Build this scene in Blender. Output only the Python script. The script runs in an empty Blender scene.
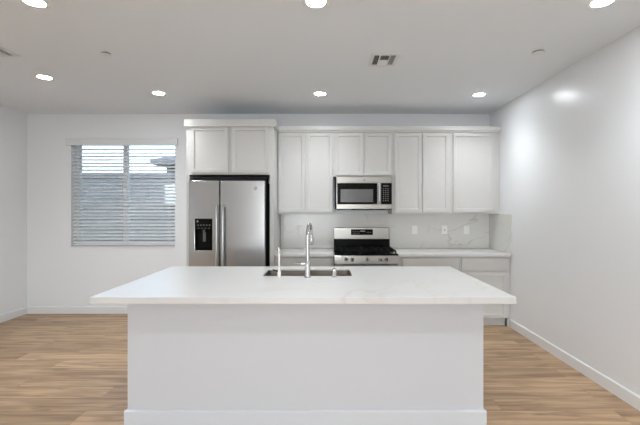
import bpy, bmesh, math, random
from mathutils import Vector, Matrix
random.seed(7)
S = bpy.context.scene
C = S.collection
PI = math.pi

# ---------------------------------------------------------------- camera
cam_d = bpy.data.cameras.new('camera')
cam_d.sensor_width = 36.0
cam_d.lens = 384.0 / 640 * 36
cam_d.shift_x = -7.0 / 640
cam_d.shift_y = -3.5 / 640
cam_d.clip_start = 0.05
cam = bpy.data.objects.new('camera', cam_d)
C.objects.link(cam)
EYE = 1.434
cam.location = (0, 0, EYE)
cam.rotation_euler = (PI / 2, 0, 0)
S.camera = cam

# ---------------------------------------------------------------- world, lights, exposure
W = bpy.data.worlds.new('sky')
S.world = W
W.use_nodes = True
wn = W.node_tree
for n in list(wn.nodes):
    wn.nodes.remove(n)
wo = wn.nodes.new('ShaderNodeOutputWorld')
wb = wn.nodes.new('ShaderNodeBackground')
ws = wn.nodes.new('ShaderNodeTexSky')
try:
    ws.sky_type = 'NISHITA'
    ws.sun_disc = False
    ws.sun_elevation = math.radians(48)
    ws.sun_rotation = math.radians(200)
    ws.dust_density = 3.0
except Exception:
    pass
wh = wn.nodes.new('ShaderNodeHueSaturation')
wh.inputs['Saturation'].default_value = 0.55
wn.links.new(ws.outputs[0], wh.inputs['Color'])
wn.links.new(wh.outputs[0], wb.inputs[0])
wb.inputs[1].default_value = 0.6
wn.links.new(wb.outputs[0], wo.inputs[0])

def area(name, loc, rot, sx, sy, power, col):
    d = bpy.data.lights.new(name, 'AREA')
    d.shape = 'RECTANGLE'
    d.size, d.size_y, d.energy, d.color = sx, sy, power, col
    o = bpy.data.objects.new(name, d)
    C.objects.link(o)
    o.location = loc
    o.rotation_euler = rot
    return o
# added area lamp standing for daylight from an unseen rear opening
area('added_rear_daylight', (-0.6, -4.25, 1.2), (PI / 2, 0, 0), 1.8, 2.3, 82, (0.83, 0.92, 1.0))

S.view_settings.view_transform = 'Standard'
S.view_settings.look = 'None'
S.view_settings.gamma = 1.0
S.view_settings.use_curve_mapping = False
S.view_settings.exposure = 0.74

# ---------------------------------------------------------------- materials
def mat(name, col, rough=0.5, metal=0.0, **kw):
    m = bpy.data.materials.new(name)
    m.use_nodes = True
    b = m.node_tree.nodes['Principled BSDF']
    b.inputs['Base Color'].default_value = (*col, 1)
    b.inputs['Roughness'].default_value = rough
    b.inputs['Metallic'].default_value = metal
    for k, v in kw.items():
        b.inputs[k.replace('_', ' ')].default_value = v
    return m

def nodes(m):
    t = m.node_tree
    return t, t.nodes, t.links, t.nodes['Principled BSDF']

def add_bump(m, scale, strength, dist=0.002, stretch=None, detail=3):
    t, N, L, b = nodes(m)
    tc = N.new('ShaderNodeTexCoord')
    mp = N.new('ShaderNodeMapping')
    if stretch:
        mp.inputs['Scale'].default_value = stretch
    nz = N.new('ShaderNodeTexNoise')
    nz.inputs['Scale'].default_value = scale
    nz.inputs['Detail'].default_value = detail
    bp = N.new('ShaderNodeBump')
    bp.inputs['Strength'].default_value = strength
    bp.inputs['Distance'].default_value = dist
    L.new(tc.outputs['Object'], mp.inputs[0])
    L.new(mp.outputs[0], nz.inputs['Vector'])
    L.new(nz.outputs[0], bp.inputs['Height'])
    L.new(bp.outputs[0], b.inputs['Normal'])
    return m

M = {}
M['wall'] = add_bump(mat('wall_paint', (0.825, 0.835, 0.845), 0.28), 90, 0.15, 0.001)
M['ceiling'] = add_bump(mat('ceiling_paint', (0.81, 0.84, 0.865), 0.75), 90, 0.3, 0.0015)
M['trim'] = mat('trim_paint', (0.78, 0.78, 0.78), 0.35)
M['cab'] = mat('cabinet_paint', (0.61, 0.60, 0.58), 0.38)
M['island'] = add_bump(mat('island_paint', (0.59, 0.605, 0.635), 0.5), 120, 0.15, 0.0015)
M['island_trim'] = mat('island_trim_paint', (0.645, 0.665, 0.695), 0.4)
M['cab_in'] = mat('cabinet_inside', (0.55, 0.54, 0.52), 0.6)
M['steel'] = add_bump(mat('stainless', (0.52, 0.525, 0.53), 0.2, 1.0), 60, 0.05, 0.001, (1, 1, 30))
M['steel2'] = add_bump(mat('stainless_horizontal', (0.36, 0.348, 0.325), 0.3, 1.0), 60, 0.06, 0.001, (0.5, 1, 30))
M['sink'] = add_bump(mat('sink_steel', (0.24, 0.21, 0.175), 0.42, 1.0), 50, 0.08, 0.001, (1, 20, 20))
M['chrome'] = mat('chrome', (0.62, 0.62, 0.62), 0.08, 1.0)
M['nickel'] = mat('soft_nickel', (0.52, 0.52, 0.51), 0.3, 0.9)
M['pale'] = mat('pale_nickel', (0.80, 0.79, 0.76), 0.3, 0.4)
M['black'] = mat('black_plastic', (0.012, 0.012, 0.012), 0.4, Specular_IOR_Level=0.25)
M['gloss'] = mat('black_glass', (0.005, 0.005, 0.005), 0.08, Specular_IOR_Level=0.15)
M['enamel'] = mat('black_enamel', (0.004, 0.004, 0.004), 0.2, Specular_IOR_Level=0.12)
M['iron'] = add_bump(mat('cast_iron', (0.006, 0.006, 0.006), 0.6, Specular_IOR_Level=0.12), 300, 0.2, 0.001)
M['dark'] = mat('fridge_side', (0.010, 0.010, 0.011), 0.6, Specular_IOR_Level=0.15)
M['screen'] = mat('oven_screen', (0.12, 0.12, 0.118), 0.2)
M['grey'] = mat('grey_plastic', (0.10, 0.10, 0.10), 0.5)
M['key'] = mat('key_print', (0.26, 0.26, 0.26), 0.5)
M['white'] = mat('white_plastic', (0.88, 0.88, 0.86), 0.35)
M['slot'] = mat('dark_slot', (0.03, 0.03, 0.03), 0.6)
M['vinyl'] = mat('window_vinyl', (0.75, 0.76, 0.77), 0.4)
M['slat'] = mat('blind_slat', (0.90, 0.905, 0.91), 0.4)
M['cord'] = mat('blind_cord', (0.75, 0.75, 0.74), 0.8)
M['vent'] = mat('vent_enamel', (0.74, 0.74, 0.73), 0.45)
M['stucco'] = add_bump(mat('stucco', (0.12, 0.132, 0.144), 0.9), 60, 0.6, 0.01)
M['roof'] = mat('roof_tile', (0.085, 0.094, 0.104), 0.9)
M['rectgrey'] = mat('rectangle_grey', (0.42, 0.44, 0.45), 0.6)
M['dirt'] = add_bump(mat('gravel', (0.36, 0.33, 0.30), 0.95), 40, 1.0, 0.02)

g = bpy.data.materials.new('window_glass')
g.use_nodes = True
t = g.node_tree
for n in list(t.nodes):
    t.nodes.remove(n)
o_ = t.nodes.new('ShaderNodeOutputMaterial')
mx = t.nodes.new('ShaderNodeMixShader')
tr = t.nodes.new('ShaderNodeBsdfTransparent')
gl = t.nodes.new('ShaderNodeBsdfGlossy')
gl.inputs['Roughness'].default_value = 0.02
tr.inputs[0].default_value = (0.86, 0.93, 0.97, 1)
fr = t.nodes.new('ShaderNodeFresnel')
fr.inputs[0].default_value = 1.5
t.links.new(fr.outputs[0], mx.inputs[0])
t.links.new(tr.outputs[0], mx.inputs[1])
t.links.new(gl.outputs[0], mx.inputs[2])
t.links.new(mx.outputs[0], o_.inputs[0])
M['glass'] = g

g = bpy.data.materials.new('left_pane_haze')  # part-clear pale mix that lightens the view through the left pane
g.use_nodes = True
t = g.node_tree
for n in list(t.nodes):
    t.nodes.remove(n)
o_ = t.nodes.new('ShaderNodeOutputMaterial')
mx = t.nodes.new('ShaderNodeMixShader')
tr = t.nodes.new('ShaderNodeBsdfTransparent')
df = t.nodes.new('ShaderNodeBsdfDiffuse')
df.inputs[0].default_value = (0.6, 0.62, 0.64, 1)
mx.inputs[0].default_value = 0.16
t.links.new(tr.outputs[0], mx.inputs[1])
t.links.new(df.outputs[0], mx.inputs[2])
t.links.new(mx.outputs[0], o_.inputs[0])
M['haze'] = g

# lamp lens: really gives off light
e = mat('lamp_lens', (0.9, 0.9, 0.88), 0.5)
e.node_tree.nodes['Principled BSDF'].inputs['Emission Color'].default_value = (0.91, 0.96, 1.0, 1)
e.node_tree.nodes['Principled BSDF'].inputs['Emission Strength'].default_value = 76
M['lens'] = e

def quartz(name, base, vein, rough, scale, amount):
    m = mat(name, base, rough)
    t, N, L, b = nodes(m)
    tc = N.new('ShaderNodeTexCoord')
    mp = N.new('ShaderNodeMapping')
    mp.inputs['Rotation'].default_value = (0.4, 0.5, 0.6)
    L.new(tc.outputs['Object'], mp.inputs[0])
    n1 = N.new('ShaderNodeTexNoise')
    n1.inputs['Scale'].default_value = scale
    n1.inputs['Detail'].default_value = 4
    n1.inputs['Distortion'].default_value = 0.9
    L.new(mp.outputs[0], n1.inputs['Vector'])
    s = N.new('ShaderNodeMath'); s.operation = 'SUBTRACT'; s.inputs[1].default_value = 0.5
    L.new(n1.outputs[0], s.inputs[0])
    a = N.new('ShaderNodeMath'); a.operation = 'ABSOLUTE'
    L.new(s.outputs[0], a.inputs[0])
    r = N.new('ShaderNodeMapRange')
    r.inputs[1].default_value = 0.0; r.inputs[2].default_value = 0.022
    r.inputs[3].default_value = 1.0; r.inputs[4].default_value = 0.0
    L.new(a.outputs[0], r.inputs[0])
    n2 = N.new('ShaderNodeTexNoise')
    n2.inputs['Scale'].default_value = scale * 0.9
    L.new(tc.outputs['Object'], n2.inputs['Vector'])
    r2 = N.new('ShaderNodeMapRange')
    r2.inputs[1].default_value = 0.46; r2.inputs[2].default_value = 0.66
    r2.inputs[3].default_value = 0.0; r2.inputs[4].default_value = amount
    L.new(n2.outputs[0], r2.inputs[0])
    mu = N.new('ShaderNodeMath'); mu.operation = 'MULTIPLY'
    L.new(r.outputs[0], mu.inputs[0]); L.new(r2.outputs[0], mu.inputs[1])
    mc = N.new('ShaderNodeMix'); mc.data_type = 'RGBA'
    mc.inputs[6].default_value = (*base, 1); mc.inputs[7].default_value = (*vein, 1)
    L.new(mu.outputs[0], mc.inputs[0])
    L.new(mc.outputs[2], b.inputs['Base Color'])
    return m
M['quartz'] = quartz('white_quartz', (0.665, 0.66, 0.645), (0.50, 0.45, 0.38), 0.28, 1.3, 0.5)
M['splash'] = quartz('backsplash_quartz', (0.74, 0.73, 0.70), (0.42, 0.37, 0.31), 0.2, 1.7, 0.5)

def planks():
    m = mat('oak_planks', (0.4, 0.28, 0.18), 0.42)
    t, N, L, b = nodes(m)
    tc = N.new('ShaderNodeTexCoord')
    br = N.new('ShaderNodeTexBrick')
    br.offset = 0.37; br.offset_frequency = 2
    br.inputs['Color1'].default_value = (0.0, 0.0, 0.0, 1)
    br.inputs['Color2'].default_value = (1, 1, 1, 1)
    br.inputs['Mortar'].default_value = (0.0, 0.0, 0.0, 1)
    br.inputs['Scale'].default_value = 1.0
    br.inputs['Brick Width'].default_value = 1.25
    br.inputs['Row Height'].default_value = 0.182
    br.inputs['Mortar Size'].default_value = 0.0016
    br.inputs['Mortar Smooth'].default_value = 0.2
    L.new(tc.outputs['Object'], br.inputs['Vector'])
    # shift grain per plank
    cmb = N.new('ShaderNodeCombineXYZ')
    sc_ = N.new('ShaderNodeMath'); sc_.operation = 'MULTIPLY'; sc_.inputs[1].default_value = 37.0
    L.new(br.outputs['Color'], sc_.inputs[0])
    L.new(sc_.outputs[0], cmb.inputs[0]); L.new(sc_.outputs[0], cmb.inputs[2])
    ad = N.new('ShaderNodeVectorMath'); ad.operation = 'ADD'
    L.new(tc.outputs['Object'], ad.inputs[0]); L.new(cmb.outputs[0], ad.inputs[1])
    mp = N.new('ShaderNodeMapping'); mp.inputs['Scale'].default_value = (1.2, 13.0, 1)
    L.new(ad.outputs[0], mp.inputs[0])
    n1 = N.new('ShaderNodeTexNoise'); n1.inputs['Scale'].default_value = 1.6
    n1.inputs['Detail'].default_value = 7; n1.inputs['Distortion'].default_value = 0.6
    L.new(mp.outputs[0], n1.inputs['Vector'])
    mp2 = N.new('ShaderNodeMapping'); mp2.inputs['Scale'].default_value = (3.0, 9.0, 1)
    L.new(ad.outputs[0], mp2.inputs[0])
    n2 = N.new('ShaderNodeTexNoise'); n2.inputs['Scale'].default_value = 0.9; n2.inputs['Detail'].default_value = 2
    L.new(mp2.outputs[0], n2.inputs['Vector'])
    rp = N.new('ShaderNodeValToRGB')
    rp.color_ramp.elements[0].position = 0.33; rp.color_ramp.elements[0].color = (0.27, 0.163, 0.090, 1)
    rp.color_ramp.elements[1].position = 0.66; rp.color_ramp.elements[1].color = (0.535, 0.362, 0.215, 1)
    L.new(n1.outputs[0], rp.inputs[0])
    # plank tone
    pt = N.new('ShaderNodeMapRange')
    pt.inputs[3].default_value = 0.86; pt.inputs[4].default_value = 1.12
    L.new(br.outputs['Color'], pt.inputs[0])
    ml = N.new('ShaderNodeVectorMath'); ml.operation = 'SCALE'
    L.new(rp.outputs[0], ml.inputs[0]); L.new(pt.outputs[0], ml.inputs['Scale'])
    # knots
    kr = N.new('ShaderNodeMapRange')
    kr.inputs[1].default_value = 0.645; kr.inputs[2].default_value = 0.74
    kr.inputs[3].default_value = 0.0; kr.inputs[4].default_value = 0.65
    L.new(n2.outputs[0], kr.inputs[0])
    mk = N.new('ShaderNodeMix'); mk.data_type = 'RGBA'
    mk.inputs[7].default_value = (0.15, 0.085, 0.05, 1)
    L.new(kr.outputs[0], mk.inputs[0]); L.new(ml.outputs[0], mk.inputs[6])
    # joints
    mj = N.new('ShaderNodeMix'); mj.data_type = 'RGBA'
    mj.inputs[7].default_value = (0.14, 0.09, 0.055, 1)
    jf = N.new('ShaderNodeMath'); jf.operation = 'MULTIPLY'; jf.inputs[1].default_value = 0.6
    L.new(br.outputs['Fac'], jf.inputs[0])
    L.new(jf.outputs[0], mj.inputs[0]); L.new(mk.outputs[2], mj.inputs[6])
    L.new(mj.outputs[2], b.inputs['Base Color'])
    bp = N.new('ShaderNodeBump'); bp.inputs['Strength'].default_value = 0.15; bp.inputs['Distance'].default_value = 0.002
    L.new(n1.outputs[0], bp.inputs['Height']); L.new(bp.outputs[0], b.inputs['Normal'])
    return m
M['floor'] = planks()

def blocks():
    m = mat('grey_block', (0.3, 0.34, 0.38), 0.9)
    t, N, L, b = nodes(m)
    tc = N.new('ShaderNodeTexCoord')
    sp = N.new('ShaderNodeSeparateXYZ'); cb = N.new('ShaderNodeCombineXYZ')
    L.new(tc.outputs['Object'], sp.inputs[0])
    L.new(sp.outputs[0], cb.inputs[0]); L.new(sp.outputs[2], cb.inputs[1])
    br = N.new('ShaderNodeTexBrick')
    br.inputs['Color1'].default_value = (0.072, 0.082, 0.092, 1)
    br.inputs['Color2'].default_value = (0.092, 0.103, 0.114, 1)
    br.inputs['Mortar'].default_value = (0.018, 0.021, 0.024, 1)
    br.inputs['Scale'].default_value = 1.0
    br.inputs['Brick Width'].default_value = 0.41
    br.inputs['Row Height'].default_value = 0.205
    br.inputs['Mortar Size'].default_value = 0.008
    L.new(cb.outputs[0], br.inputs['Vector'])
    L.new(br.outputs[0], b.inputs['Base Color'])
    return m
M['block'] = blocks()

# ---------------------------------------------------------------- mesh helpers
class MB:
    def __init__(self):
        self.bm = bmesh.new()

    def box(self, x0, x1, y0, y1, z0, z1, bevel=0.0, seg=2):
        r = bmesh.ops.create_cube(self.bm, size=1.0)
        vs = r['verts']
        for v in vs:
            v.co = Vector((x0 + (v.co.x + .5) * (x1 - x0), y0 + (v.co.y + .5) * (y1 - y0), z0 + (v.co.z + .5) * (z1 - z0)))
        if bevel > 0:
            es = set(e for v in vs for e in v.link_edges)
            bmesh.ops.bevel(self.bm, geom=list(es), offset=bevel, segments=seg, affect='EDGES', profile=0.5)
        return self

    def cyl(self, c, r, h, axis='Z', seg=24, r2=None):
        """cylinder starting at c and running h along +axis"""
        res = bmesh.ops.create_cone(self.bm, cap_ends=True, segments=seg, radius1=r, radius2=r if r2 is None else r2, depth=abs(h))
        R = {'Z': Matrix.Identity(4), 'X': Matrix.Rotation(PI / 2, 4, 'Y'), 'Y': Matrix.Rotation(-PI / 2, 4, 'X')}[axis]
        d = {'Z': Vector((0, 0, 1)), 'X': Vector((1, 0, 0)), 'Y': Vector((0, 1, 0))}[axis]
        T = Matrix.Translation(Vector(c) + d * h / 2) @ R
        bmesh.ops.transform(self.bm, matrix=T, verts=res['verts'])
        return self

    def lathe(self, c, prof, axis='Z', seg=32, sign=1):
        """prof: list of (r, h)"""
        rings = []
        for (r, h) in prof:
            ring = []
            for k in range(seg):
                a = 2 * PI * k / seg
                p = Vector((r * math.cos(a), r * math.sin(a), h * sign))
                if axis == 'Y':
                    p = Vector((p.x, p.z, p.y))
                elif axis == 'X':
                    p = Vector((p.z, p.x, p.y))
                ring.append(self.bm.verts.new(Vector(c) + p))
            rings.append(ring)
        for a, b in zip(rings, rings[1:]):
            for k in range(seg):
                self.bm.faces.new((a[k], a[(k + 1) % seg], b[(k + 1) % seg], b[k]))
        self.bm.faces.new(rings[0]); self.bm.faces.new(rings[-1])
        return self

    def tube(self, pts, r, seg=14):
        pts = [Vector(p) for p in pts]
        rr = r if isinstance(r, (list, tuple)) else [r] * len(pts)
        rings = []
        up = None
        for i, p in enumerate(pts):
            d = (pts[min(i + 1, len(pts) - 1)] - pts[max(i - 1, 0)]).normalized()
            if up is None:
                up = Vector((0, 0, 1)) if abs(d.z) < 0.9 else Vector((1, 0, 0))
            u = (up - d * up.dot(d)).normalized()
            up = u
            w = d.cross(u)
            rings.append([self.bm.verts.new(p + (u * math.cos(2 * PI * k / seg) + w * math.sin(2 * PI * k / seg)) * rr[i]) for k in range(seg)])
        for a, b in zip(rings, rings[1:]):
            for k in range(seg):
                self.bm.faces.new((a[k], a[(k + 1) % seg], b[(k + 1) % seg], b[k]))
        self.bm.faces.new(rings[0]); self.bm.faces.new(rings[-1])
        return self

    def prism(self, prof, x0, x1, axis='X'):
        """extrude a closed profile along X (prof = (y,z)) or along Y (prof = (x,z))"""
        def P(u, a, b):
            return Vector((u, a, b)) if axis == 'X' else Vector((a, u, b))
        A = [self.bm.verts.new(P(x0, a, b)) for a, b in prof]
        B = [self.bm.verts.new(P(x1, a, b)) for a, b in prof]
        n = len(prof)
        for k in range(n):
            self.bm.faces.new((A[k], A[(k + 1) % n], B[(k + 1) % n], B[k]))
        self.bm.faces.new(A); self.bm.faces.new(B)
        return self

    def shaker(self, x0, x1, y0, y1, z0, z1, rail=0.058, depth=0.010):
        """a framed door whose front looks to -Y at y0"""
        r = bmesh.ops.create_cube(self.bm, size=1.0)
        vs = r['verts']
        for v in vs:
            v.co = Vector((x0 + (v.co.x + .5) * (x1 - x0), y0 + (v.co.y + .5) * (y1 - y0), z0 + (v.co.z + .5) * (z1 - z0)))
        fs = set(f for v in vs for f in v.link_faces)
        front = min(fs, key=lambda f: f.calc_center_median().y)
        es = list(set(e for v in vs for e in v.link_edges))
        bmesh.ops.inset_region(self.bm, faces=[front], thickness=rail, depth=0)
        bmesh.ops.inset_region(self.bm, faces=[front], thickness=0.003, depth=-depth)
        for v in front.verts:
            v.co.y = y0 + depth
        return self

    def recess(self, x0, x1, y0, y1, z0, z1, hx0, hx1, hz0, hz1, depth):
        """a slab, front at y0, with a rectangular pocket"""
        xs, zs = (x0, hx0, hx1, x1), (z0, hz0, hz1, z1)
        V = {}
        def v(x, y, z):
            k = (round(x, 5), round(y, 5), round(z, 5))
            if k not in V:
                V[k] = self.bm.verts.new(Vector((x, y, z)))
            return V[k]
        for i in range(3):
            for j in range(3):
                y = y0
                q = [(xs[i], zs[j]), (xs[i + 1], zs[j]), (xs[i + 1], zs[j + 1]), (xs[i], zs[j + 1])]
                if i == 1 and j == 1:
                    self.bm.faces.new([v(a, y0 + depth, b) for a, b in q])
                    for k in range(4):
                        (a, b), (c, d) = q[k], q[(k + 1) % 4]
                        self.bm.faces.new([v(a, y0, b), v(c, y0, d), v(c, y0 + depth, d), v(a, y0 + depth, b)])
                else:
                    self.bm.faces.new([v(a, y, b) for a, b in q])
        self.bm.faces.new([v(x0, y1, z0), v(x0, y1, z1), v(x1, y1, z1), v(x1, y1, z0)])
        self.bm.faces.new([v(x, y0, z0) for x in xs] + [v(x1, y1, z0), v(x0, y1, z0)])
        self.bm.faces.new([v(x, y0, z1) for x in xs] + [v(x1, y1, z1), v(x0, y1, z1)])
        self.bm.faces.new([v(x0, y0, z) for z in zs] + [v(x0, y1, z1), v(x0, y1, z0)])
        self.bm.faces.new([v(x1, y0, z) for z in zs] + [v(x1, y1, z1), v(x1, y1, z0)])
        return self

    def build(self, name, m, parent=None, bevel=0.0, smooth=False, origin=None):
        bmesh.ops.recalc_face_normals(self.bm, faces=self.bm.faces[:])
        if parent is not None:
            off = Vector((0, 0, 0)); p = parent
            while p is not None:
                off += p.location; p = p.parent
            loc = Vector((0, 0, 0))
        else:
            off = Vector(origin) if origin else Vector((0, 0, 0))
            loc = off
        for v in self.bm.verts:
            v.co -= off
        me = bpy.data.meshes.new(name)
        self.bm.to_mesh(me); self.bm.free()
        me.materials.append(m)
        o = bpy.data.objects.new(name, me)
        C.objects.link(o)
        o.location = loc
        if parent is not None:
            o.parent = parent
        if bevel > 0:
            b = o.modifiers.new('bevel', 'BEVEL')
            b.width = bevel; b.segments = 2; b.limit_method = 'ANGLE'; b.angle_limit = math.radians(40)
        if smooth:
            for p in me.polygons:
                p.use_smooth = True
            try:
                me.set_sharp_from_angle(angle=math.radians(40))
            except Exception:
                pass
        return o

def tag(o, label, cat, group=None):
    o['label'] = label; o['category'] = cat
    if group:
        o['group'] = group
    return o

def thing(name, loc, label, cat, group=None):
    o = bpy.data.objects.new(name, None)
    o.empty_display_size = 0.1
    C.objects.link(o)
    o.location = loc
    return tag(o, label, cat, group)

def structure(o):
    o['kind'] = 'structure'
    return o

def copy_thing(src, loc, label, group=None):
    r = src.copy(); C.objects.link(r)
    r.location = loc; r['label'] = label
    if group:
        r['group'] = group
    for ch in [c for c in src.children]:
        c = ch.copy(); C.objects.link(c); c.parent = r
        for gch in [k for k in ch.children]:
            d = gch.copy(); C.objects.link(d); d.parent = c
    return r

# ---------------------------------------------------------------- room
XL, XR, YB, YF, H = -4.117, 2.232, 5.27, -4.2, 2.74
structure(MB().box(XL - .15, XR + .15, YF - .15, YB + .2, -0.1, 0).build('floor', M['floor']))
structure(MB().box(XL - .15, XR + .15, YF - .15, YB + .2, H, H + 0.1).build('ceiling', M['ceiling']))
structure(MB().box(XL - .15, XL, YF - .15, YB + .2, 0, H).build('wall_left', M['wall']))
structure(MB().box(XR, XR + .15, YF - .15, YB + .2, 0, H).build('wall_right', M['wall']))
# back wall with the window opening
WX0, WX1, WZ0, WZ1 = -3.515, -2.085, 0.925, 2.375
b = MB()
b.box(XL, WX0, YB, YB + .2, 0, H)
b.box(WX1, XR, YB, YB + .2, 0, H)
b.box(WX0, WX1, YB, YB + .2, 0, WZ0)
b.box(WX0, WX1, YB, YB + .2, WZ1, H)
structure(b.build('wall_back', M['wall']))
# wall behind the camera, with an unseen glazed opening added for daylight
RX0, RX1, RZ1 = -1.5, 0.3, 2.35
b = MB()
b.box(XL, RX0, YF - .15, YF, 0, H)
b.box(RX1, XR, YF - .15, YF, 0, H)
b.box(RX0, RX1, YF - .15, YF, RZ1, H)
structure(b.build('wall_rear', M['wall']))
b = MB()
for x in (RX0 + .03, (RX0 + RX1) / 2, RX1 - .03):
    b.box(x - .03, x + .03, YF + 0.0, YF + .04, 0, RZ1)
b.box(RX0, RX1, YF, YF + .04, RZ1 - .06, RZ1)
b.box(RX0, RX1, YF, YF + .04, 0, .05)
structure(b.build('added_door_1', M['vinyl']))  # unseen door frame, added along with the rear opening

def baseboard(name, x0, x1, y0, y1, axis):
    h, d = 0.098, 0.014
    if axis == 'back':
        prof = [(y1, 0), (y1 - d, 0), (y1 - d, h - .008), (y1 - d * .45, h), (y1, h)]
        o = MB().prism(prof, x0, x1, 'X')
    elif axis == 'left':
        prof = [(x0, 0), (x0 + d, 0), (x0 + d, h - .008), (x0 + d * .45, h), (x0, h)]
        o = MB().prism(prof, y0, y1, 'Y')
    else:
        prof = [(x1, 0), (x1 - d, 0), (x1 - d, h - .008), (x1 - d * .45, h), (x1, h)]
        o = MB().prism(prof, y0, y1, 'Y')
    return structure(o.build(name, M['trim']))
baseboard('baseboard_back', XL + .014, -1.690, 0, YB, 'back')
baseboard('baseboard_left', XL, 0, YF, YB, 'left')
baseboard('baseboard_right', 0, XR, YF, 4.66, 'right')

# window
wy = YB + 0.11
wf = MB()
fw = 0.045
wf.box(WX0, WX0 + fw, wy, wy + .07, WZ0, WZ1)
wf.box(WX1 - fw, WX1, wy, wy + .07, WZ0, WZ1)
wf.box(WX0 + fw, WX1 - fw, wy, wy + .07, WZ0, WZ0 + fw)
wf.box(WX0 + fw, WX1 - fw, wy, wy + .07, WZ1 - fw, WZ1)
xm = (125.5 - 327) * (wy) / 384
wf.box(xm - .028, xm + .028, wy - .008, wy + .06, WZ0 + fw, WZ1 - fw)
win = structure(wf.build('window_1', M['vinyl'], bevel=.002))
MB().box(WX0 + fw, xm - .028, wy + .03, wy + .036, WZ0 + fw, WZ1 - fw).build('pane', M['glass'], win)
MB().box(xm + .028, WX1 - fw, wy + .02, wy + .026, WZ0 + fw, WZ1 - fw).build('pane', M['glass'], win)
MB().box(WX0 + fw, xm - .028, wy + .052, wy + .0535, WZ0 + fw, WZ1 - fw).build('haze_sheet', M['haze'], win)  # added sheet, brightens what shows through the left pane
structure(MB().box(WX0, WX1, YB - .012, wy, WZ0 - .022, WZ0, .003).build('window_sill', M['trim'], win))

# ---------------------------------------------------------------- outside the window
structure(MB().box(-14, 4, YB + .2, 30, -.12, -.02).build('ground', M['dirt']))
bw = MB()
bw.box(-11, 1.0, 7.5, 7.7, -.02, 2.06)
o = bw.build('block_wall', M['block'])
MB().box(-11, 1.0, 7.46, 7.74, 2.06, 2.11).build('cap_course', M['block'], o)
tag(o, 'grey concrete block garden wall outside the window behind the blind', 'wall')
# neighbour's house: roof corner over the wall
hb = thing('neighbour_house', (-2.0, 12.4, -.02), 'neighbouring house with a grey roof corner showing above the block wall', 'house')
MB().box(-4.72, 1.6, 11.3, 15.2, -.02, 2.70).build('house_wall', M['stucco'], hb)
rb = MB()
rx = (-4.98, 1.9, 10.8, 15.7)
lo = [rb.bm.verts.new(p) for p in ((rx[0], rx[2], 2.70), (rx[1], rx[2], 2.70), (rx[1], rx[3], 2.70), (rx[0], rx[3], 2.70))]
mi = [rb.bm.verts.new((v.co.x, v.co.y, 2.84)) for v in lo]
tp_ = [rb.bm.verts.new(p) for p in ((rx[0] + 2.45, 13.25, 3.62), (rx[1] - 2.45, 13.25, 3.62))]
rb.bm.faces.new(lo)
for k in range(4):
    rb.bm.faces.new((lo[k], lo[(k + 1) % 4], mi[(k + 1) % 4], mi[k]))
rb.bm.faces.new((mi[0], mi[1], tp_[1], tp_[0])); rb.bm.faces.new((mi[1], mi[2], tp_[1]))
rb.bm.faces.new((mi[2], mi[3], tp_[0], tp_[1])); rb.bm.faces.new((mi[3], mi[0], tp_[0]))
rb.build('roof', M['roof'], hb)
ub = thing('pale_rectangle', (-3.08, 7.44, 1.3), 'pale rectangle on the block wall outside the right window pane', 'panel')  # slab standing for a pale rectangle of unknown nature
MB().box(-3.14, -2.88, 7.43, 7.5, 1.50, 1.90, .01).build('rectangle_slab', M['rectgrey'], ub)
MB().box(-3.12, -2.90, 7.422, 7.43, 1.52, 1.88, .003).build('rectangle_face', M['rectgrey'], ub)

# ---------------------------------------------------------------- window blind
bl = thing('window_blind', ((WX0 + WX1) / 2, YB + .05, WZ0), 'white horizontal slat blind in the window left of the refrigerator, slats open', 'blind')
MB().box(WX0 - .05, WX1 + .045, YB - .045, YB - .004, WZ1 - .072, WZ1 + .022, .004).build('valance', M['vinyl'], bl)
sb = MB()
pitch = 0.0472
ns = int((WZ1 - .09 - WZ0 - .04) / pitch) + 1
tilt = math.radians(30)
for k in range(ns):
    z = WZ0 + 0.055 + k * pitch
    cy = YB + .046
    pr = []
    up, dn = [], []
    for i in range(7):
        u = -1 + 2 * i / 6
        s = u * .025
        arch = .003 * (1 - u * u)
        up.append((cy + s * math.cos(tilt) , z + s * math.sin(tilt) + arch + .0013))
        dn.append((cy + s * math.cos(tilt) , z + s * math.sin(tilt) + arch - .0013))
    sb.prism(up + dn[::-1], WX0 + .012, WX1 - .008, 'X')
sb.build('slats', M['slat'], bl)
MB().box(WX0 + .012, WX1 - .008, YB + .024, YB + .070, WZ0 + .006, WZ0 + .030, .004).build('bottom_rail', M['slat'], bl)
MB().box(WX0 + .010, WX1 - .006, YB + .018, YB + .075, WZ1 - .055, WZ1 - .003, .002).build('headrail', M['slat'], bl)
for x in (WX0 + .1, -2.83, WX1 - .1):
    cb = MB()
    for yy in (YB + .0195, YB + .0725):
        cb.box(x - .0015, x + .0015, yy - .0008, yy + .0008, WZ0 + .02, WZ1 - .05)
    cb.build('ladder_cord', M['cord'], bl)

# ---------------------------------------------------------------- tall fridge surround
FD = 4.60
FZ1 = 2.47
o = MB().box(-1.684, -1.648, FD, YB, 0, FZ1, .001).build('tall_end_panel', M['cab'], origin=(-1.666, 4.9, 0))
tag(o, 'tall white end panel left of the refrigerator, beside the window wall', 'cabinet panel', 'tall panels beside the refrigerator')
o = MB().box(-.686, -.636, FD, YB, 0, FZ1, .001).build('tall_end_panel', M['cab'], origin=(-.661, 4.9, 0))
tag(o, 'tall white end panel right of the refrigerator, next to the back counter', 'cabinet panel', 'tall panels beside the refrigerator')

def dx(px, D):
    return (px - 327) * D / 384
def dz(py, D):
    return EYE - (py - 209) * D / 384

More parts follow.
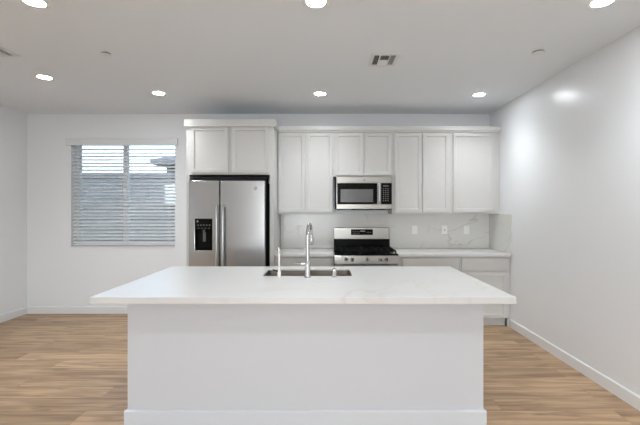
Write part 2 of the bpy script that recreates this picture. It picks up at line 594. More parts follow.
def wall_cabinet(x0, x1, yf, z0, z1, doors, dz0, dz1, label, y1=YB):
    """doors: list of (x0,x1). yf is the front of the face frame"""
    t = thing('wall_cabinet', ((x0 + x1) / 2, y1, z0), label, 'cabinet', 'white wall cabinets')
    body = MB()
    ft = .019
    body.box(x0, x1, yf, y1, z0, z1)
    body.build('carcass', M['cab'], t, bevel=.001)
    for a, b_ in doors:
        MB().shaker(a, b_, yf - .020, yf - .0005, dz0, dz1).build('door', M['cab'], t, bevel=.0015)
    return t

DD = FD - .02
wall_cabinet(-1.648, -.686, FD, dz(174.6, FD), FZ1,
             [(dx(190.8, DD), dx(227.6, DD)), (dx(231.6, DD), dx(268.6, DD))], dz(172.5, DD), dz(127, DD),
             'wide two-door white cabinet above the refrigerator')

# ---------------------------------------------------------------- upper cabinets
UF = 4.95
UD = UF - .02
ZB = dz(214.0, UD)
ZT = 2.43
ux = lambda p: dx(p, UD)
wall_cabinet(-.634, .0795, UF, ZB, ZT, [(ux(278.6), ux(304.7)), (ux(306.0), ux(332.4))], dz(212.0, UD), dz(133, UD),
             'tall two-door white wall cabinet between refrigerator and microwave')
wall_cabinet(.0805, .837, UF, dz(176.6, UD), ZT, [(ux(335.0), ux(363.2)), (ux(364.4), ux(391.2))], dz(175.2, UD), dz(133, UD),
             'short two-door white wall cabinet above the microwave')
wall_cabinet(.838, 1.6025, UF, ZB, ZT, [(ux(395.0), ux(421.6)), (ux(422.8), ux(449.2))], dz(212.0, UD), dz(133, UD),
             'tall two-door white wall cabinet right of the microwave')
wall_cabinet(1.6035, 2.19, UF, ZB, ZT, [(ux(453.4), ux(495.4))], dz(212.0, UD), dz(133, UD),
             'single-door white wall cabinet at the right end by the wall')
o = MB().box(2.191, XR - .002, UF + .004, UF + .02, ZB, ZT).build('filler_strip', M['cab'], origin=(2.21, UF, ZB))
tag(o, 'narrow white filler strip between the last wall cabinet and the right wall', 'filler strip')

# crown mouldings (fridge surround stands forward; the run over the uppers stands back)
def crown_prof(y, z0, z1, d):
    return [(y, z0), (y - d * .45, z0), (y - d * .55, z0 + (z1 - z0) * .15), (y - d * .85, z0 + (z1 - z0) * .62), (y - d, z0 + (z1 - z0) * .75), (y - d, z1), (y, z1)]
cz0, cz1 = dz(127.2, FD), dz(119.2, 4.56)
b = MB()
b.box(-1.700, -.612, FD - .035, FD - .001, cz0, cz1, .002)
b.box(-1.700, -1.685, FD - .001, YB - .002, cz0, cz1, .002)
b.box(-.634, -.612, FD - .001, UF - .045, cz0, cz1, .002)
o = b.build('crown_trim', M['cab'], origin=(-1.15, FD, cz0))
tag(o, 'deep white crown trim capping the cabinet above the refrigerator', 'crown trim', 'cabinet crown trims')
o = MB().box(-1.684, -.636, FD, YB - .002, FZ1 + .001, FZ1 + .013).build('cabinet_top_board', M['cab'], origin=(-1.15, 4.9, FZ1))
tag(o, 'white top board behind the crown over the refrigerator cabinet', 'top board')
uz0, uz1 = dz(132.6, UF), dz(126.3, UF - .04)
b = MB()
b.prism([(UF - .001, uz0), (UF - .024, uz0), (UF - .026, uz0 + .012), (UF - .040, uz0 + .026), (UF - .040, uz1), (UF - .001, uz1)], -.634, XR - .003, 'X')
o = b.build('crown_trim', M['cab'], origin=(.8, UF, uz0), bevel=.001)
tag(o, 'long slim white crown trim running along the top of the wall cabinets to the right wall', 'crown trim', 'cabinet crown trims')

# ---------------------------------------------------------------- base cabinets
CF, CT, CTH = 4.63, .896, .036       # counter front, top, thickness
BF = 4.675                           # face frame front
BD = BF - .02
bx = lambda p: dx(p, BD)
BT = CT - CTH - .001
def base_cabinet(x0, x1, drawers, doors, label, filler=None):
    t = thing('base_cabinet', ((x0 + x1) / 2, BF, 0), label, 'cabinet', 'white base cabinets under the back counter')
    MB().box(x0, x1, BF, YB - .002, .105, BT).build('carcass', M['cab'], t, bevel=.001)
    MB().box(x0, x1, BF + .06, BF + .075, 0, .105).build('toe_kick', M['cab'], t)
    for a, b_ in drawers:
        MB().box(a, b_, BD, BF - .0005, dz(270.4, BD), dz(258.2, BD), .002).build('drawer', M['cab'], t)
    for a, b_ in doors:
        MB().shaker(a, b_, BD, BF - .0005, .115, dz(272.8, BD)).build('door', M['cab'], t, bevel=.0015)
    return t
base_cabinet(-.634, .083, [(bx(281), bx(331.5))], [(bx(281), bx(305.5)), (bx(307), bx(331.5))],
             'white base cabinet left of the gas range, under the left counter')
base_cabinet(.865, 1.614, [(bx(402.5), bx(458.4))], [(bx(402.5), bx(430)), (bx(431.5), bx(458.4))],
             'wide white base cabinet right of the gas range')
base_cabinet(1.616, 2.196, [(bx(461.9), bx(507))], [(bx(461.9), bx(507))],
             'white drawer and door base cabinet in the right corner by the wall')
o = MB().box(2.197, XR - .002, BF + .006, BF + .022, 0.0, BT).build('filler_strip', M['cab'], origin=(2.21, BF, 0))
tag(o, 'narrow white filler strip between the corner base cabinet and the right wall', 'filler strip')

def counter(x0, x1, label):
    o = MB().box(x0, x1, CF, YB - .014, CT - CTH, CT, .003).build('countertop', M['quartz'], origin=((x0 + x1) / 2, CF, CT))
    tag(o, label, 'countertop', 'white quartz back counters')
counter(-.634, .084, 'short white quartz countertop between refrigerator panel and gas range')
counter(.862, XR - .014, 'long white quartz countertop right of the gas range')
o = MB().box(-.634, XR - .001, YB - .0125, YB - .0005, CT + .0005, ZB - .001).build('backsplash', M['splash'], origin=(.8, YB, CT))
tag(o, 'veined quartz backsplash slab along the back wall behind the range', 'backsplash', 'quartz backsplash slabs')
o = MB().box(XR - .0125, XR - .0005, CF, YB - .0135, CT + .0005, ZB - .001, .001).build('backsplash', M['splash'], origin=(XR, 4.9, CT))
tag(o, 'quartz side backsplash slab on the right wall at the end of the counter', 'backsplash', 'quartz backsplash slabs')

# ---------------------------------------------------------------- outlets
def outlet(px, label, first=None):
    y = YB - .0125
    x, z = dx(px, y), dz(229.9, y)
    if first is not None:
        return copy_thing(first, (x, y, z), label)
    t = thing('wall_outlet', (x, y, z), label, 'outlet', 'white outlets on the backsplash')
    MB().box(x - .038, x + .038, y - .006, y - .0003, z - .058, z + .058, .003).build('cover_plate', M['white'], t)
    MB().box(x - .017, x + .017, y - .0085, y - .006, z - .034, z + .034, .001).build('receptacle', M['white'], t)
    return t
ot = outlet(300.2, 'white outlet left of the range, behind the tall faucet')
outlet(414.6, 'white outlet nearest the right side of the range', ot)
o4 = outlet(444.4, 'middle white outlet of the three right of the range', ot)
lx, ly, lz = o4.location
MB().box(lx - .006, lx + .006, ly - .0098, ly - .0086, lz - .010, lz + .004).build('socket_hole', M['slot'], o4)
outlet(466.4, 'white outlet nearest the right wall on the backsplash', ot)

# ---------------------------------------------------------------- refrigerator
FY = 4.45
fx0, fsp0, fsp1, fx1 = dx(188.5, FY), dx(219.2, FY), dx(220.2, FY), dx(265.0, FY)
fzt = dz(180.6, FY)
fr = thing('refrigerator', ((fx0 + fx1) / 2, 4.85, 0), 'stainless side-by-side refrigerator with black ice and water dispenser', 'refrigerator')
MB().box(fx0 + .004, fx1 - .004, FY + .09, YB - .02, .03, fzt - .012, .004).build('body', M['dark'], fr)
hx0, hx1, hz0, hz1 = dx(195.0, FY), dx(212.0, FY), dz(250.2, FY), dz(219.0, FY)
fd = MB().recess(fx0, fsp0, FY, FY + .075, .06, fzt, hx0, hx1, hz0, hz1, .055).build('freezer_door', M['steel'], fr, bevel=.007, smooth=True)
rd = MB().box(fsp1, fx1, FY, FY + .075, .06, fzt).build('refrigerator_door', M['steel'], fr, bevel=.007, smooth=True)
MB().box(fx0 + .01, fx1 - .01, FY + .0755, FY + .0895, .06, fzt - .004).build('door_gasket', M['black'], fr)
MB().box(fx0 + .01, fx1 - .01, FY + .03, FY + .12, .012, .055).build('kick_grille', M['black'], fr)
MB().box(fx0 + .01, fx1 - .006, FY + .088, FY + .30, fzt - .011, fzt + .052, .004).build('hinge_gap_shade', M['dark'], fr)  # hinge cover stretched full width, black to stand for the gap's shade
# dispenser
dsp = MB()
dsp.box(hx0 + .001, hx1 - .001, FY + .045, FY + .054, hz0 + .001, hz1 - .001)
zc = hz1 - .125
dsp.box(hx0 + .001, hx1 - .001, FY - .003, FY + .046, zc, hz1 - .001, .003)
dsp.box(hx0 + .001, hx0 + .012, FY - .003, FY + .046, hz0 + .001, zc)
dsp.box(hx1 - .012, hx1 - .001, FY - .003, FY + .046, hz0 + .001, zc)
dsp.box(hx0 + .001, hx1 - .001, FY - .003, FY + .046, hz0 + .001, hz0 + .018)
dp = dsp.build('dispenser', M['gloss'], fd)
for i in range(5):
    xx = hx0 + .03 + i * .033
    MB().box(xx, xx + .014, FY - .0038, FY - .0029, hz1 - .075, hz1 - .066).build('key', M['key'], dp)
for i in range(4):
    xx = hx0 + .034 + i * .04
    MB().box(xx, xx + .018, FY - .0038, FY - .0029, hz1 - .108, hz1 - .104).build('indicator', M['key'], dp)
MB().cyl((hx0 + .03, FY - .004, hz1 - .028), .011, .0012, 'Y', 16).build('key', M['key'], dp)
xm2 = (hx0 + hx1) / 2
MB().cyl((xm2, FY + .02, zc - .03), .013, .03, 'Z').box(xm2 - .018, xm2 + .018, FY + .030, FY + .036, zc - .14, zc - .03, .003).build('paddle', M['grey'], dp)
# bar handles
def fridge_handle(px, door):
    x = dx(px, FY - .05)
    za, zb_ = .52, dz(203, FY - .05)
    hb_ = MB()
    hb_.tube([(x, FY - .0005, zb_ - .03), (x, FY - .03, zb_ - .03), (x, FY - .048, zb_ - .06), (x, FY - .055, zb_ - .16), (x, FY - .056, (za + zb_) / 2), (x, FY - .055, za + .16), (x, FY - .048, za + .06), (x, FY - .03, za + .03), (x, FY - .0005, za + .03)],
            [.013, .014, .0155, .0165, .0165, .0165, .0155, .014, .013], 16)
    hb_.build('handle', M['nickel'], door, smooth=True)
fridge_handle(216.6, fd)
fridge_handle(222.9, rd)
ex, ez = dx(255.3, FY), dz(188.3, FY)
MB().lathe((ex, FY - .0003, ez), [(.0165, 0), (.0165, .0015), (.0145, .003)], 'Y', 28, -1).build('emblem', M['grey'], rd)
MB().lathe((ex, FY - .0033, ez), [(.0125, 0), (.0115, .0006)], 'Y', 28, -1).build('emblem_ring', M['steel'], rd)

# ---------------------------------------------------------------- microwave
MY = 4.86
mx0, mx1 = dx(336.4, MY), dx(392.0, MY)
mz0, mz1 = dz(209.3, MY), dz(176.4, MY) - .004
mw = thing('microwave', ((mx0 + mx1) / 2, 5.0, mz0), 'stainless over-the-range microwave with black glass door', 'microwave')
MB().box(mx0 - .012, mx1 + .010, MY + .045, YB - .014, mz0, mz1, .003).build('body', M['dark'], mw)
zg0, zg1 = dz(204.0, MY), dz(183.2, MY)
xd = dx(381.0, MY)
door = MB().box(mx0, xd, MY, MY + .044, zg0 - .002, zg1 + .002).build('door', M['steel2'], mw, bevel=.002)
MB().box(dx(337.2, MY), dx(377.2, MY), MY - .004, MY - .0003, zg0, zg1, .002).build('door_glass', M['gloss'], door)
MB().box(dx(340.6, MY), dx(373.0, MY), MY - .0055, MY - .0042, dz(202.2, MY), dz(189.2, MY), .001).build('window_screen', M['screen'], door)
hx = dx(379.2, MY - .03)
MB().tube([(hx, MY - .0005, zg1 - .01), (hx, MY - .026, zg1 - .012), (hx, MY - .034, zg1 - .03), (hx, MY - .036, (zg0 + zg1) / 2), (hx, MY - .034, zg0 + .03), (hx, MY - .026, zg0 + .012), (hx, MY - .0005, zg0 + .01)], .0145, 16).build('handle', M['nickel'], door, smooth=True)
MB().box(mx0, mx1, MY, MY + .044, zg1 + .003, mz1).build('top_trim', M['steel2'], mw, bevel=.003)
MB().box(mx0, mx1, MY, MY + .044, mz0 + .004, zg0 - .003).build('bottom_trim', M['steel2'], mw, bevel=.003)
cp = MB().box(xd + .0015, mx1 - .003, MY - .002, MY + .044, zg0 - .002, zg1 + .002, .001).build('control_panel', M['gloss'], mw)
MB().box(dx(391.2, MY), mx1, MY - .0015, MY + .044, zg0 - .002, zg1 + .002).build('side_trim', M['steel2'], mw)
px0 = xd + .026
for r_ in range(7):
    for c_ in range(3):
        zz = zg1 - .075 - r_ * .025
        MB().box(px0 + c_ * .028, px0 + c_ * .028 + .013, MY - .0027, MY - .0019, zz, zz + .008).build('key', M['key'], cp)
MB().box(px0, px0 + .07, MY - .0027, MY - .0019, zg1 - .045, zg1 - .025).build('display', M['screen'], cp)
mlx, mlz = dx(364.3, MY), dz(180.2, MY)
MB().lathe((mlx, MY - .0003, mlz), [(.010, 0), (.010, .001), (.008, .002)], 'Y', 24, -1).build('emblem', M['grey'], mw)
v = MB()
v.box(dx(352, MY), dx(385, MY), MY + .03, MY + .2, mz0 - .010, mz0 - .0005, .002)
v.box(mx0 + .01, mx1 - .01, MY + .05, MY + .34, mz0 - .006, mz0 - .0005)
v.build('underside_vent', M['black'], mw)

# ---------------------------------------------------------------- gas range
RF = 4.60
rx0, rx1 = .0885, .8565
RG = thing('gas_range', ((rx0 + rx1) / 2, 4.9, 0), 'stainless gas range with black cooktop and five front knobs', 'range')
MB().box(rx0 + .002, rx1 - .002, RF + .03, YB - .014, .02, .872).build('body', M['dark'], RG)
MB().box(rx0, rx1, RF + .005, YB - .10, .8725, .892, .004).build('cooktop', M['enamel'], RG)
# back guard
by = YB - .10
bz0, bz1 = .8925, dz(227.6, by)
zmid = dz(239.0, by)
bg = MB().box(rx0 + .004, rx1 - .012, by, YB - .014, bz0, bz1, .005).build('back_guard', M['enamel'], RG)
MB().box(rx0 + .004, rx1 - .012, by - .012, by - .0005, zmid, bz1, .004).build('control_fascia', M['steel2'], bg)
dpn = MB().box(dx(351, by), dx(372.8, by), by - .0145, by - .0122, dz(234.9, by), dz(229.2, by), .001).build('clock_display', M['gloss'], bg)
zc2 = dz(232.0, by)
for i in range(4):
    xx = dx(352.6, by) + i * .026
    MB().box(xx, xx + .013, by - .0153, by - .0144, zc2 + .008, zc2 + .016).build('key', M['key'], bg)
    MB().box(xx, xx + .013, by - .0153, by - .0144, zc2 - .018, zc2 - .010).build('key', M['key'], bg)
for i in range(3):
    xx = dx(366.5, by) + i * .024
    MB().box(xx, xx + .011, by - .0153, by - .0144, zc2 - .006, zc2 + .002).build('key', M['key'], bg)
MB().box(dx(360, by), dx(365, by), by - .0153, by - .0144, zc2 + .004, zc2 + .020).build('clock_digits', M['key'], bg)
# burners
for (bx_, by_, br_) in ((.235, 4.75, .045), (.235, 5.0, .038), (.47, 4.88, .05), (.71, 4.75, .05), (.71, 5.0, .036)):
    MB().lathe((bx_, by_, .8923), [(br_ + .015, 0), (br_ + .012, .006), (br_, .010), (br_, .018), (br_ * .9, .024), (br_ * .3, .026)], 'Z', 28).build('burner', M['iron'], RG, smooth=True)
# grates: three cast-iron frames
gz = .934
for (a, b_) in ((rx0 + .02, .340), (.346, .598), (.604, rx1 - .02)):
    gm = MB()
    ya, yb = RF + .035, by - .02
    t_ = .011
    gm.box(a, b_, ya, ya + t_, gz - .016, gz, .003); gm.box(a, b_, yb - t_, yb, gz - .016, gz, .003)
    gm.box(a, a + t_, ya, yb, gz - .016, gz, .003); gm.box(b_ - t_, b_, ya, yb, gz - .016, gz, .003)
    for f in (.28, .5, .72):
        yy = ya + (yb - ya) * f
        gm.box(a, b_, yy - .005, yy + .005, gz - .014, gz + .001, .002)
    for f in (.33, .66):
        xx = a + (b_ - a) * f
        gm.box(xx - .005, xx + .005, ya, yb, gz - .014, gz + .001, .002)
    for xx in (a + .001, b_ - .012):
        for yy in (ya + .001, (ya + yb) / 2, yb - .012):
            gm.box(xx, xx + .011, yy, yy + .011, .8925, gz - .015)
    gm.build('grate', M['iron'], RG)
# front: sloped knob panel, oven door, drawer
fp = MB()
fp.prism([(RF + .03, .775), (RF - .012, .775), (RF - .004, .868), (RF + .004, .876), (RF + .03, .876)], rx0, rx1, 'X')
fpan = fp.build('control_panel', M['steel2'], RG, bevel=.002)
for px in (346.2, 352.6, 367.6, 381.0, 387.3):
    x = dx(px, RF - .03)
    z = .832
    kn = MB().lathe((x, RF - .0085, z), [(.024, 0), (.024, .006), (.020, .009), (.0185, .030), (.016, .033)], 'Y', 24, -1).build('knob', M['steel2'], RG, smooth=True)
    MB().box(x - .0035, x + .0035, RF - .047, RF - .0410, z - .017, z + .017, .001).build('pointer', M['black'], kn)
od = MB().box(rx0 + .003, rx1 - .003, RF - .012, RF + .029, .215, .768, .004).build('oven_door', M['steel2'], RG)
MB().box(rx0 + .09, rx1 - .09, RF - .014, RF - .0122, .32, .62, .001).build('oven_window', M['gloss'], od)
MB().tube([(rx0 + .05, RF - .0125, .73), (rx0 + .05, RF - .05, .73), (rx0 + .07, RF - .062, .73), (rx1 - .07, RF - .062, .73), (rx1 - .05, RF - .05, .73), (rx1 - .05, RF - .0125, .73)], .012, 14).build('handle', M['nickel'], od, smooth=True)
MB().box(rx0 + .003, rx1 - .003, RF - .010, RF + .029, .055, .205, .004).build('storage_drawer', M['steel2'], RG)
for xx in (rx0 + .05, rx1 - .05):
    for yy in (RF + .08, YB - .1):
        MB().cyl((xx, yy, 0), .018, .02).build('foot', M['black'], RG)

# ---------------------------------------------------------------- island
IT, ITH = .905, .042
ix0, ix1, iy0, iy1 = -1.425, 1.1365, 2.303, 3.545
def rrect(x0, x1, y0, y1, r, k=6):
    out = []
    for cx, cy, a0 in ((x1 - r, y1 - r, 0), (x0 + r, y1 - r, PI / 2), (x0 + r, y0 + r, PI), (x1 - r, y0 + r, 1.5 * PI)):
        for i in range(k + 1):
            a = a0 + PI / 2 * i / k
            out.append((cx + r * math.cos(a), cy + r * math.sin(a)))
    return out
sx0, sx1, sy0, sy1 = -.512, .198, 3.035, 3.385
SL = .013        # slab thickness left at the sink cut-out
m_ = MB(); bm = m_.bm
hole = rrect(sx0, sx1, sy0, sy1, .03)
outer = [(ix0, iy0), (ix1, iy0), (ix1, iy1), (ix0, iy1)]
pk = .03
pocket = [(sx0 - pk, sy0 - pk), (sx1 + pk, sy0 - pk), (sx1 + pk, sy1 + pk), (sx0 - pk, sy1 + pk)]
def ring(pts, z):
    vs = [bm.verts.new((x, y, z)) for x, y in pts]
    return vs, [bm.edges.new((vs[k], vs[(k + 1) % len(vs)])) for k in range(len(vs))]
def walls(P_, Q_):
    for k in range(len(P_)):
        bm.faces.new((P_[k], P_[(k + 1) % len(P_)], Q_[(k + 1) % len(P_)], Q_[k]))
ot_, oe = ring(outer, IT); ht_, he = ring(hole, IT)
ob_, obe = ring(outer, IT - ITH); pb_, pbe = ring(pocket, IT - ITH)
pu_, pue = ring(pocket, IT - SL); hb2, hbe = ring(hole, IT - SL)
for ee in (oe + he, obe + pbe, pue + hbe):
    bmesh.ops.triangle_fill(bm, use_beauty=True, use_dissolve=False, edges=ee)
walls(ot_, ob_); walls(pb_, pu_); walls(hb2, ht_)
o = m_.build('island_countertop', M['quartz'], origin=(0, 2.9, IT), bevel=.003)
tag(o, 'large white veined quartz slab on top of the kitchen island', 'countertop')
# base
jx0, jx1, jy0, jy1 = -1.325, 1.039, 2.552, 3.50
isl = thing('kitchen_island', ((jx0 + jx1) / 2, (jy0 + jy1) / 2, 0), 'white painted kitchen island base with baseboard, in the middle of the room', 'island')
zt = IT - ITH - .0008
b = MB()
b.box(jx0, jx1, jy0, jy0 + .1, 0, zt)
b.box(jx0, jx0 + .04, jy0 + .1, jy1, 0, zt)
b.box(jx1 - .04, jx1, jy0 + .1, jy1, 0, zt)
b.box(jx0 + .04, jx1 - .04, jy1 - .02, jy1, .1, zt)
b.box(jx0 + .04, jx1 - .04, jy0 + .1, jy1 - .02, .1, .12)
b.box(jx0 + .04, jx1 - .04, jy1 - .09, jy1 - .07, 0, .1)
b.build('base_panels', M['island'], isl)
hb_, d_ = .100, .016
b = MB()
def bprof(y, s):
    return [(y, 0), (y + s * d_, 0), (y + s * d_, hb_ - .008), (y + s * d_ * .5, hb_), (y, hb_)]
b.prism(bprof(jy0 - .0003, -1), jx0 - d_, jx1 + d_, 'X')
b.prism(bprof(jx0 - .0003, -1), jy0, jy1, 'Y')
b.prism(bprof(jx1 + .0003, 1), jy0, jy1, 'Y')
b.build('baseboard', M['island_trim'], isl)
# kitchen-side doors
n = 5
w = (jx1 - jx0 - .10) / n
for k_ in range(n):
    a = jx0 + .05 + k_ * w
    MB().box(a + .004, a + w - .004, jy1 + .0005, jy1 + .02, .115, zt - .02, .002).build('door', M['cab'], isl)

# ---------------------------------------------------------------- sink
sk = thing('kitchen_sink', ((sx0 + sx1) / 2, (sy0 + sy1) / 2, .66), 'undermount stainless sink set in the island countertop', 'sink')
m_ = MB(); bm = m_.bm
loops = []
zt2 = IT - SL - .0010
def loop(x0, x1, y0, y1, r, z):
    loops.append([bm.verts.new((x, y, z)) for x, y in rrect(x0, x1, y0, y1, r)])
e_ = .012
loop(sx0 - e_, sx1 + e_, sy0 - e_, sy1 + e_, .04, zt2 - .003)
loop(sx0 - e_, sx1 + e_, sy0 - e_, sy1 + e_, .04, zt2)
loop(sx0 - .003, sx1 + .003, sy0 - .003, sy1 + .003, .033, zt2)
loop(sx0 + .002, sx1 - .002, sy0 + .002, sy1 - .002, .03, .70)
loop(sx0 + .012, sx1 - .012, sy0 + .012, sy1 - .012, .03, .672)
loop(sx0 + .04, sx1 - .04, sy0 + .04, sy1 - .04, .03, .664)
loop(sx0 + .04, sx1 - .04, sy0 + .04, sy1 - .04, .03, .660)
loop(sx0 + .006, sx1 - .006, sy0 + .006, sy1 - .006, .03, .668)
loop(sx0 - .002, sx1 + .002, sy0 - .002, sy1 + .002, .03, .70)
loop(sx0 - .006, sx1 + .006, sy0 - .006, sy1 + .006, .035, zt2 - .003)
for a, b_ in zip(loops, loops[1:]):
    for k_ in range(len(a)):
        bm.faces.new((a[k_], a[(k_ + 1) % len(a)], b_[(k_ + 1) % len(a)], b_[k_]))
bm.faces.new(loops[5]); bm.faces.new(loops[6])
a, b_ = loops[-1], loops[0]
for k_ in range(len(a)):
    bm.faces.new((a[k_], a[(k_ + 1) % len(a)], b_[(k_ + 1) % len(a)], b_[k_]))
m_.build('bowl', M['sink'], sk, smooth=True)
MB().lathe((-.157, 3.21, .6643), [(.045, 0), (.043, .003), (.030, .002), (.012, .003)], 'Z', 28).build('drain', M['chrome'], sk)

# ---------------------------------------------------------------- faucet
FYY = 2.968
fx = dx(307.6, FYY)
fa = thing('kitchen_faucet', (fx, FYY, IT), 'tall chrome gooseneck faucet standing at the island sink', 'faucet')
MB().lathe((fx, FYY, IT + .0003), [(.028, 0), (.028, .006), (.023, .010), (.0225, .090), (.0215, .120), (.0155, .128)], 'Z', 32).build('base', M['chrome'], fa, smooth=True)
dirx, diry = .125, .992
pts = [(fx, FYY, IT + .125), (fx, FYY, IT + .30)]
R_ = .085
for k_ in range(0, 13):
    a = PI - PI * k_ / 12
    q = R_ + R_ * math.cos(a)
    pts.append((fx + dirx * q, FYY + diry * q, IT + .32 + R_ * math.sin(a)))
xe, ye = fx + dirx * 2 * R_, FYY + diry * 2 * R_
pts.append((xe, ye, IT + .30))
MB().tube(pts, .0145, 20).build('spout', M['chrome'], fa, smooth=True)
sh = MB().lathe((xe, ye, IT + .3015), [(.0155, 0), (.0175, .010), (.018, .055), (.016, .062)], 'Z', 28, -1).build('spray_head', M['chrome'], fa, smooth=True)
MB().lathe((xe, ye, IT + .239), [(.0165, 0), (.014, .003)], 'Z', 24, -1).build('nozzle', M['black'], sh)
zh = dz(263.6, FYY)
hd = MB()
hd.tube([(fx - .020, FYY, zh), (fx - .045, FYY, zh)], .015, 18)
hd.tube([(fx - .044, FYY, zh), (fx - .060, FYY + .004, zh + .002), (fx - .098, FYY + .01, zh + .006)], [.0075, .006, .005], 12)
hd.build('lever_handle', M['chrome'], fa, smooth=True)

# filtered-water tap
tx, ty = dx(279.2, 2.98), 2.98
tp = thing('water_tap', (tx, ty, IT), 'slender pale drinking water tap with black lever, left of the tall faucet', 'tap')
MB().lathe((tx, ty, IT + .0003), [(.019, 0), (.019, .005), (.015, .008), (.0145, .045), (.011, .052)], 'Z', 28).build('base', M['pale'], tp, smooth=True)
pts = [(tx, ty, IT + .05), (tx, ty, IT + .17)]
for k_ in range(0, 9):
    a = PI - PI * .58 * k_ / 8
    q = .048 + .048 * math.cos(a)
    pts.append((tx - .24 * q, ty + .97 * q, IT + .17 + .048 * math.sin(a)))
MB().tube(pts, .0082, 14).build('spout', M['pale'], tp, smooth=True)
p = pts[-1]
MB().tube([p, (p[0] - .005, p[1] + .016, p[2] - .008)], .0088, 14).build('spout_tip', M['black'], tp)
MB().tube([(tx - .008, ty - .004, IT + .047), (tx - .028, ty - .010, IT + .052), (tx - .048, ty - .012, IT + .060)], [.006, .0055, .0045], 12).build('lever', M['black'], tp, smooth=True)

# air gap cap
ax, ay = dx(334.2, 2.985), 2.985
ag = thing('air_gap_cap', (ax, ay, IT), 'short chrome cylinder cap at the sink rim, right of the tall faucet', 'air gap cap')
MB().lathe((ax, ay, IT + .0003), [(.021, 0), (.021, .004), (.0165, .007), (.0165, .050)], 'Z', 28).build('sleeve', M['chrome'], ag, smooth=True)
MB().lathe((ax, ay, IT + .0505), [(.0175, 0), (.0175, .013), (.0145, .018), (.004, .0195)], 'Z', 28).build('cap', M['chrome'], ag, smooth=True)

# ---------------------------------------------------------------- ceiling fittings
def cpos(px, py):
    D = (H - EYE) * 384 / (209 - py)
    return dx(px, D), D
def downlight(px, py, label, src=None):
    x, y = cpos(px, py)
    if src is not None:
        return copy_thing(src, (x, y, H), label)
    t = thing('recessed_downlight', (x, y, H), label, 'ceiling light', 'recessed ceiling downlights')
    rg = MB()
    prof = [(.060, .0005), (.088, .0005), (.088, .002), (.080, .005), (.066, .0055), (.060, .005)]
    seg = 40
    rings = [[rg.bm.verts.new((x + r_ * math.cos(2 * PI * k / seg), y + r_ * math.sin(2 * PI * k / seg), H - h_)) for k in range(seg)] for r_, h_ in prof]
    for i in range(len(rings)):
        a, b_ = rings[i], rings[(i + 1) % len(rings)]
        for k in range(seg):
            rg.bm.faces.new((a[k], a[(k + 1) % seg], b_[(k + 1) % seg], b_[k]))
    rg.build('trim_ring', M['white'], t, smooth=True)
    MB().lathe((x, y, H - .0006), [(.0595, 0), (.0595, .0030), (.050, .0034)], 'Z', 40, -1).build('lens', M['lens'], t)
    ld = bpy.data.lights.new('lamp_beam', 'SPOT')
    ld.energy, ld.spot_size, ld.spot_blend = 33, math.radians(122), 1.0
    ld.color = (0.91, 0.96, 1.0)
    ld.shadow_soft_size = .06
    lo_ = bpy.data.objects.new('lamp_beam', ld)
    C.objects.link(lo_)
    lo_.location = (0, 0, -.012)
    lo_.parent = t
    return t
d0 = downlight(320, 93.5, 'lit downlight in the ceiling in front of the microwave cabinet')
for px, py, lb in ((158.5, 93.0, 'lit downlight in the ceiling nearest the refrigerator cabinet'),
                   (479, 94.5, 'lit downlight in the ceiling near the right end of the wall cabinets'),
                   (44.5, 77.0, 'lit downlight in the left of the ceiling, in front of the window'),
                   (316, 1.5, 'lit downlight at the top edge of the picture, centre of the ceiling'),
                   (34.5, 1.5, 'lit downlight in the top left corner of the picture'),
                   (602, 1.5, 'lit downlight in the top right corner of the picture, near the right wall')):
    downlight(px, py, lb, d0)

for lx, ly, lb in ((-2.1, .5, 'added downlight near the camera, out of view, left'), (0, .5, 'added downlight near the camera, out of view, centre'), (1.73, .5, 'added downlight near the camera, out of view, right'),
                   (-2.1, -2.0, 'added downlight in the unseen rear of the room, left'), (0, -2.0, 'added downlight in the unseen rear of the room, centre'), (1.73, -2.0, 'added downlight in the unseen rear of the room, right')):
    copy_thing(d0, (lx, ly, H), lb)  # extra downlights out of view, added to raise the room's brightness

def cover(px, py, r_, label, src=None):
    x, y = cpos(px, py)
    t = thing('sprinkler_cover', (x, y, H), label, 'sprinkler cover', 'round ceiling cover plates')
    MB().lathe((x, y, H - .0008), [(r_ * .86, 0), (r_ * .86, .007)], 'Z', 36, -1).build('gap_ring', M['slot'], t)
    MB().lathe((x, y, H - .008), [(r_, 0), (r_, .002), (r_ * .9, .004), (r_ * .3, .005)], 'Z', 36, -1).build('cover_plate', M['vent'], t, smooth=True)
cover(538, 52, .052, 'small round white cover plate in the ceiling near the right wall')
cover(106, 53.5, .040, 'small round white cover plate in the left part of the ceiling')

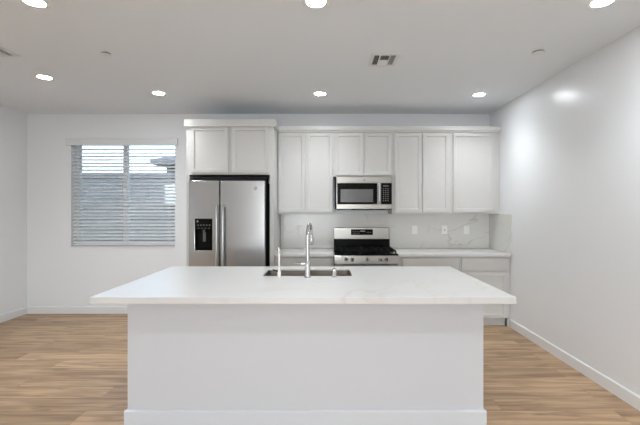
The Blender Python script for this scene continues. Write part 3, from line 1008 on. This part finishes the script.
def register(x0, x1, y0, y1, label, src=None):
    cx, cy = (x0 + x1) / 2, (y0 + y1) / 2
    if src is not None:
        return copy_thing(src, (cx, cy, H), label)
    t = thing('ceiling_vent', (cx, cy, H), label, 'vent', 'white ceiling vents')
    f = MB()
    bw_ = .030
    zt_, zb = H - .0005, H - .010
    f.box(x0, x1, y0, y0 + bw_, zb, zt_, .002); f.box(x0, x1, y1 - bw_, y1, zb, zt_, .002)
    f.box(x0, x0 + bw_, y0 + bw_, y1 - bw_, zb, zt_, .002); f.box(x1 - bw_, x1, y0 + bw_, y1 - bw_, zb, zt_, .002)
    w3 = (x1 - x0 - 2 * bw_)
    xa, xb = x0 + bw_ + w3 * .27, x1 - bw_ - w3 * .27
    f.box(xa - .005, xa + .005, y0 + bw_, y1 - bw_, zb, zt_)
    f.box(xb - .005, xb + .005, y0 + bw_, y1 - bw_, zb, zt_)
    f.box(xa, xb, cy - .005, cy + .005, zb, zt_)
    f.build('frame', M['vent'], t)
    MB().box(x0 + .01, x1 - .01, y0 + .01, y1 - .01, H - .0016, H - .0006).build('backing', M['slot'], t)
    def blades(vals, a, b_, alongY, lean):
        bl_ = MB()
        for v_ in vals:
            p0, p1 = (v_ - .0045 * lean, zb + .0005), (v_ + .0045 * lean, zt_ - .0015)
            pr = [(p0[0] - .0007, p0[1]), (p0[0] + .0007, p0[1]), (p1[0] + .0007, p1[1]), (p1[0] - .0007, p1[1])]
            bl_.prism(pr, a, b_, 'Y' if alongY else 'X')
        bl_.build('louvre', M['vent'], t)
    n_ = 4
    blades([x0 + bw_ + (xa - x0 - bw_) * (k + .5) / n_ for k in range(n_)], y0 + bw_, y1 - bw_, True, .35)
    blades([xb + (x1 - bw_ - xb) * (k + .5) / n_ for k in range(n_)], y0 + bw_, y1 - bw_, True, -.35)
    blades([cy + (y1 - bw_ - cy) * (k + .5) / 5 for k in range(5)], xa, xb, False, -1)
    blades([y0 + bw_ + (cy - y0 - bw_) * (k + .5) / 5 for k in range(5)], xa, xb, False, 1)
    return t
vx0, vx1 = dx(369.6, 3.36), dx(397.5, 3.36)
rg0 = register(vx0, vx1, 3.215, 3.495, 'white square ceiling vent in front of the range, middle of the ceiling')
register(-2.62 - (vx1 - vx0), -2.62, 3.0, 3.28, 'white ceiling vent cut by the left edge of the picture', rg0)
